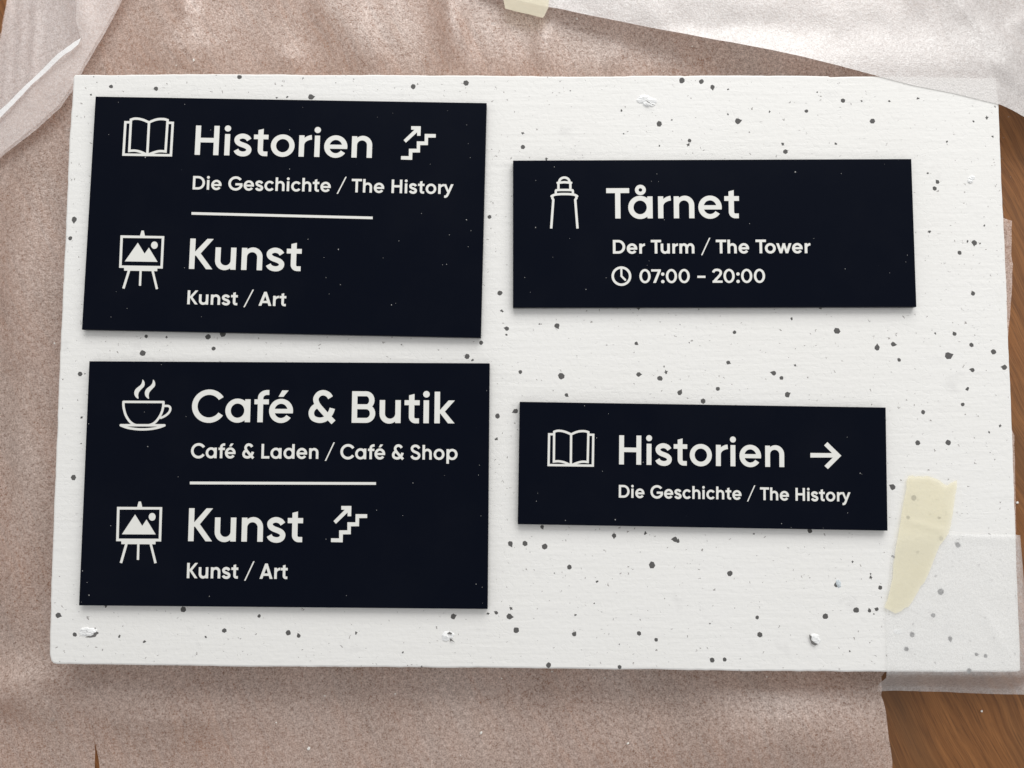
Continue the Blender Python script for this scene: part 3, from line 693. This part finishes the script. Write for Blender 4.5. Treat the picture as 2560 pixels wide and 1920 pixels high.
M_FOAM5 = m_foam('opaque_white_crease_strip', -.05, (.95, .94, .94), .8, .12, 2.2, .05)
par = [q_ for q_ in COL.objects if q_.get('label', '').startswith('pale foam sheet with')][0]
lay2 = [(215, -40), (197, 0), (193, 50), (202, 98), (170, 130), (120, 175), (60, 240), (0, 305), (-40, 345), (-40, 412), (0, 382), (85, 318), (147, 262), (174, 223), (209, 157), (252, 83), (299, -1), (318, -40)]
o = sheet('hem', lay2, lambda x, y: z_tl(x, y) + .0011, m_foam('hem_foam', .62, (.96, .90, .885), .7, .14, 4.4, .12), .0022, (), .0003, zedge=.0085); o.parent = par; o['label'] = 'paler doubled edge of the sheet'
crease_strip = [(-30, 322), (-10, 288), (0, 276), (20, 258), (50, 226), (80, 197), (101, 177), (125, 153), (148, 133), (170, 117), (186, 105), (203, 95), (200, 102), (196, 112), (178, 127), (160, 138), (135, 160), (110, 183), (80, 211), (50, 244), (20, 275), (0, 296), (-30, 330)]
o = sheet('crease_strip', crease_strip, lambda x, y: .0098 + .0008 * noise.noise(Vector((x * 60, y * 60, 3))), M_FOAM5, .0012, (), .00015, zedge=.0098)  # opaque white strip added along the crease, its brightness put into the colour
o.parent = par; o['label'] = 'bright white strip along the diagonal crease'
def over(x, y):
    """1 above the board, 0 well off it"""
    dx = max(x - at(2500, 260).x, 0); dy = max(y - by1, 0); return 1 - sstep(.0, .03, math.hypot(dx, dy))
def z_tr(x, y):
    k = over(x, y); d, t = seg(x, y, Wp(1372, 19, ZB), Wp(2560, 285, ZB))
    z = ZB + .0016 + .010 * sstep(.03, .13, d) * (1 - .75 * k) * 0 
    z = (ZB + .0004) * k + (ZB - .004 + .001 * math.sin(x * 40)) * (1 - k)
    left = sstep(at(2100, 0).x, at(1300, 0).x, x)
    z -= .011 * left * (1 - k)
    z += (1 - k) * (.0009 * noise.noise(Vector((x * 18, y * 18, 2))) + .0006 * noise.noise(Vector((x * 70, y * 70, 6))))
    for f_ in TRF: z += fold(x, y, *f_) * .34
    return z
q = lambda a, b: Wp(a, b, ZB)
TRF = [(q(2350, -60), q(2600, 230), .006, .0042), (q(2460, 40), q(2600, 170), .004, .0035), (q(2480, 150), q(2620, 270), .0035, .0028), (q(2250, -80), q(2420, 120), .008, .003), (q(2520, 240), q(2600, 200), .0022, .0018),
       (q(1800, -60), q(2200, 60), .014, .003), (q(2540, 60), q(2640, 10), .004, .003)]
tr = [(1285, -2), (1372.6, 18.8), (1699.6, 83.9), (1920, 131.7), (2189, 188.7), (2281.7, 212.7), (2383, 232.5), (2501.6, 261.9), (2560, 285), (2760, 340), (2760, -150), (1100, -150), (1190, -30)]
o = sheet('foam_sheet', tr, z_tr, M_FOAM3, .0028, (), .00008, zedge=lambda x, y: ZB + .0004 if x > 2150 else ZB - .004 - .011 * sstep(2100, 1300, x))
tag(o, 'white foam sheet lying across the top right corner of the board', 'foam sheet')

# the sheet taped over the bottom right corner, folded down over both edges
yb = at(2300, 1681).y; xr = lambda y: at(2540.7 + (at(0, 1336).y - y) / PXM * .036, 1336).x
def z_br(x, y):
    top = ZB + .0006 + .0003 * noise.noise(Vector((x * 90, y * 90, 3))) + .0006 * math.exp(-((x - at(2218, 1600).x) / .0012) ** 2) + fold(x, y, at(2380, 1345), at(2300, 1660), .0022, .0005) + fold(x, y, at(2440, 1500), at(2530, 1660), .0025, .0006) + fold(x, y, at(2400, 1340), at(2540, 1350), .0015, .0006)
    dy = yb - y; dxr = x - xr(y)
    d = max(dy, dxr, 0)
    if dy > 0 and dxr > 0: d = math.hypot(dy, dxr)
    drop = sstep(0, .0145, d) ** .85
    z = top - drop * (ZB - .0035) + .0016 * math.sin(x * 55) * drop
    return max(z, .003)
def ze(x, y): return ZB + .0006
bot = lambda px: (at(px, 1733, .0036))
br = [at(2213, 1540), at(2222, 1450), at(2226, 1400), at(2240, 1345), at(2300, 1338), at(2375, 1334), at(2460, 1336), at(2538, 1336.5),
      at(2550, 1338, ZB - .010), at(2556, 1420, ZB - .012), at(2562, 1520, ZB - .012), at(2571, 1640, .008), at(2592, 1739, .0036), bot(2560), bot(2499), at(2400, 1732, .0036), at(2300, 1729, .0036), at(2238, 1727.5, .0036), at(2194, 1729, .0036), at(2203, 1712, .010), at(2211, 1690, .018), at(2215, 1680.7), at(2214.5, 1620)]
o = sheet('foam_sheet', [tuple(p) for p in br], z_br, M_FOAM4, .0020, (), .00015, world=True)
tag(o, 'thin white foam sheet taped over the bottom right corner of the board', 'foam sheet')

# tape
def z_tape(x, y):
    z = ZB + .0012 + .0003 * noise.noise(Vector((x * 70, y * 70, 1)))
    return z + fold(x, y, at(2258, 1300), at(2370, 1330), .0015, .0004)
tp = [(a / 3.456 + 1920, b / 3.456 + 960) for a, b in [(1215,795),(1250,790),(1275,805),(1300,795),(1345,800),(1380,795),(1430,812),(1480,830),(1515,862),(1550,880),(1590,850),(1635,830),(1632,900),(1615,985),(1600,1080),(1590,1150),(1575,1240),(1560,1290),(1520,1350),(1480,1400),(1455,1465),(1430,1530),(1410,1590),(1380,1659),(1350,1715),(1318,1750),(1300,1790),(1245,1885),(1215,1925),(1185,1934),(1150,1965),(1100,1985),(1060,1960),(1010,1935),(1018,1890),(1030,1860),(1055,1770),(1080,1659),(1085,1560),(1115,1350),(1140,1220),(1160,1100),(1180,980),(1195,905),(1195,840)]]
o = sheet('masking_tape', tp, z_tape, M_TAPE, .0016, (), .00025, zedge=ZB + .0012)
tag(o, 'long torn strip of cream masking tape stuck near the lower right corner of the board', 'tape')
z2 = lambda x, y: ZB - .0135 + .0004 * noise.noise(Vector((x * 60, y * 60, 1)))
o = sheet('masking_tape', [(1245, -30), (1259, 2), (1263, 22), (1290, 29), (1325, 37), (1357, 45), (1361, 40), (1371, 19.5), (1372, 0), (1374, -30)], z2, M_TAPE, .002, (), .00012, zedge=ZB - .0135)
tag(o, 'short cream masking tape on the white sheet edge at the top of the picture', 'tape')

# ------------------------------------------------------------------ crumbs and dust
def crumb_mesh(seed):
    bm = bmesh.new(); bmesh.ops.create_icosphere(bm, subdivisions=2, radius=1)
    for v in bm.verts:
        k = 1 + .55 * noise.noise(v.co * 1.4 + Vector((seed * 3.1, 0, 0))); v.co = Vector((v.co.x * k, v.co.y * k * .85, (v.co.z * k + .6) * .7))
    me = bpy.data.meshes.new('foam_crumb'); bm.to_mesh(me); bm.free(); me.materials.append(M_CRUMB); return me
cms = [crumb_mesh(i) for i in range(5)]
def zat(fn, px, py, z0=.003):
    for _ in range(3): p = at(px, py, z0); z0 = fn(p.x, p.y)
    return at(px, py, z0), z0
LAB = iter(['largest white crumb on the brown sheet above the tilted sign', 'small white crumb up and right of the largest crumb above the board', 'faint tiny crumb down and left of the largest crumb above the board',
  'round white crumb on the brown sheet just right of the tape at the top', 'tiny crumb next to the top edge of the board, right of the middle', 'thin white shaving on the brown sheet between board and white sheet at the top',
  'white crumb beside the left edge of the board, level with the gap between signs', 'tiny pale crumb left of the board, level with the upper easel',
  'round white crumb close below the middle of the bottom edge of the board', 'oblong pale crumb on the brown sheet, well below the middle of the board', 'large faint flat crumb nearest the lower edge of the picture, left of the middle',
  'faint round crumb on the brown sheet, below the bottom left sign and above the crease', 'tiny pale crumb lying on the long crease below the board', 'thin pale shaving on the brown sheet under the lower left sign corner',
  'tiny crumb in the middle of the lower edge of the picture', 'small crumb touching the bottom edge of the board, right of the middle', 'thin shaving just below the bottom edge of the board, right of the middle',
  'white crumb in the shade below the board, near the end of the brown sheet', 'faint flat pale crumb on the bright part of the sheet, lower right of the middle'])
CR_ = [('a', (0, 0), [(1675, 522, 14), (1958, 355, 8), (1522, 565, 6)]), ('a', (1280, 0), [(560, 165, 12), (1305, 618, 5), (1555, 402, 7)]), ('l', (0, 480), [(472, 1308, 9), (470, 312, 5)]),
       ('b', (640, 1440), [(2123, 885, 8), (1945, 1353, 15), (457, 1490, 17), (595, 1035, 9), (175, 1266, 7), (1203, 1018, 8), (1765, 1548, 5)]), ('b', (1280, 1440), [(345, 825, 9), (803, 880, 8), (2200, 870, 8), (1000, 1445, 12)])]
for key, (ox, oy), L in CR_:
    for (x, y, r_) in L:
        p, z = zat(z_main, ox + x / 3.456, oy + y / 3.456); o = link('foam_crumb', rnd.choice(cms)); q_ = r_ / 3.456 * PXM
        o.location = (p.x, p.y, z); o.scale = (q_, q_ * rnd.uniform(.6, 1), q_ * .8); o.rotation_euler = (0, 0, rnd.random() * 6); tag(o, next(LAB), 'crumb', 'white foam crumbs scattered on the brown sheet')
for (x, y, r_, l) in [(2456, 1779, 3, 'tiny white foam crumb on the bare wood at the bottom right'), (2545, 1257, 3.6, 'tiny white foam crumb on the wood beside the right edge of the board')]:
    p = at(x, y, .001); o = link('foam_crumb', cms[0]); q_ = r_ * PXM; o.location = (p.x, p.y, 0.0002); o.scale = (q_, q_, q_); tag(o, l, 'crumb', 'white foam crumbs on the bare wood')
vs, fs = [], []
def speck(px, py, r_):
    p = at(px, py, ZS); b0 = len(vs); a0 = rnd.random() * 6
    for j in range(5):
        a = a0 + j * 1.2566; k = r_ * PXM * rnd.uniform(.5, 1.2); vs.append((p.x + k * math.cos(a), p.y + k * math.sin(a) * 1.2, ZS + .00010))
    vs.append((p.x, p.y, ZS + .00025)); fs.extend([[b0 + j, b0 + (j + 1) % 5, b0 + 5] for j in range(5)])
for ox, oy, L in [(0, 0, [(1023, 885, 4), (1597, 903, 5), (940, 1163, 5), (1257, 1360, 8), (1820, 1125, 6)]), (640, 0, [(291, 1122, 5), (291, 1461, 5), (1184, 980, 4), (1655, 957, 4), (1820, 1080, 4), (1834, 1240, 4), (1505, 1420, 4), (1852, 1362, 4), (1048, 1013, 4), (405, 928, 4)]),
                  (1280, 0, [(365, 1443, 6), (1252, 1503, 5), (1265, 1570, 4), (205, 1560, 4), (1205, 1568, 5)]), (1920, 0, [(236, 1488, 9), (632, 1501, 5), (1005, 1420, 3)]),
                  (640, 480, [(712, 497, 8), (1430, 187, 5), (1818, 241, 7), (1647, 625, 6), (1613, 630, 5), (730, 802, 6), (1171, 976, 7), (1207, 961, 4), (1235, 424, 5), (450, 409, 5), (588, 566, 5), (1098, 570, 4), (632, 882, 4), (1671, 371, 5), (1833, 473, 4), (1857, 335, 4), (605, 740, 4)]),
                  (1280, 480, [(203, 307, 7), (110, 739, 5), (812, 742, 5), (638, 841, 6), (352, 564, 4), (2051, 275, 5), (498, 402, 4), (158, 868, 4), (1167, 634, 4), (1184, 596, 4), (1317, 240, 5)]),
                  (1920, 480, [(666, 665, 6), (1204, 546, 5), (1051, 700, 4), (395, 402, 4), (1190, 606, 4)]), (0, 480, [(1595, 655, 5), (1007, 863, 4), (960, 1080, 4), (1098, 1006, 4), (1742, 1078, 4), (1395, 1493, 4)]),
                  (0, 960, [(767, 345, 5), (1277, 541, 6), (1608, 281, 4), (1248, 242, 4), (958, 1224, 6), (714, 1614, 7), (1540, 802, 4)]), (0, 1440, [(770, 166, 9), (753, 55, 4), (1809, 175, 5), (703, 226, 4)]),
                  (640, 960, [(1356, 855, 6), (1043, 1091, 5), (1268, 1137, 5), (605, 1340, 6), (1930, 702, 5), (1923, 786, 5), (1993, 57, 4), (1944, 1140, 4), (1627, 790, 4)]), (640, 1440, [(1901, 70, 6), (1955, 97, 4), (1958, 234, 4), (781, 168, 4)]),
                  (1280, 960, [(893, 1172, 8), (461, 1178, 5), (731, 466, 6), (1133, 676, 7), (834, 257, 4), (626, 188, 5), (210, 1012, 5), (222, 943, 4), (782, 754, 4)]), (1920, 960, [(117, 1205, 6), (199, 1241, 4), (683, 459, 5), (688, 1115, 5), (476, 1244, 4), (795, 771, 7), (810, 778, 4)])]:
    for (x, y, r_) in L: speck(ox + x / 3.456, oy + y / 3.456, r_ / 3.456 * .72)
tag(link('dust', mesh('dust', vs, fs), M_DUST), 'fine white dust specks scattered over the faces of the navy signs', 'dust', kind='stuff')
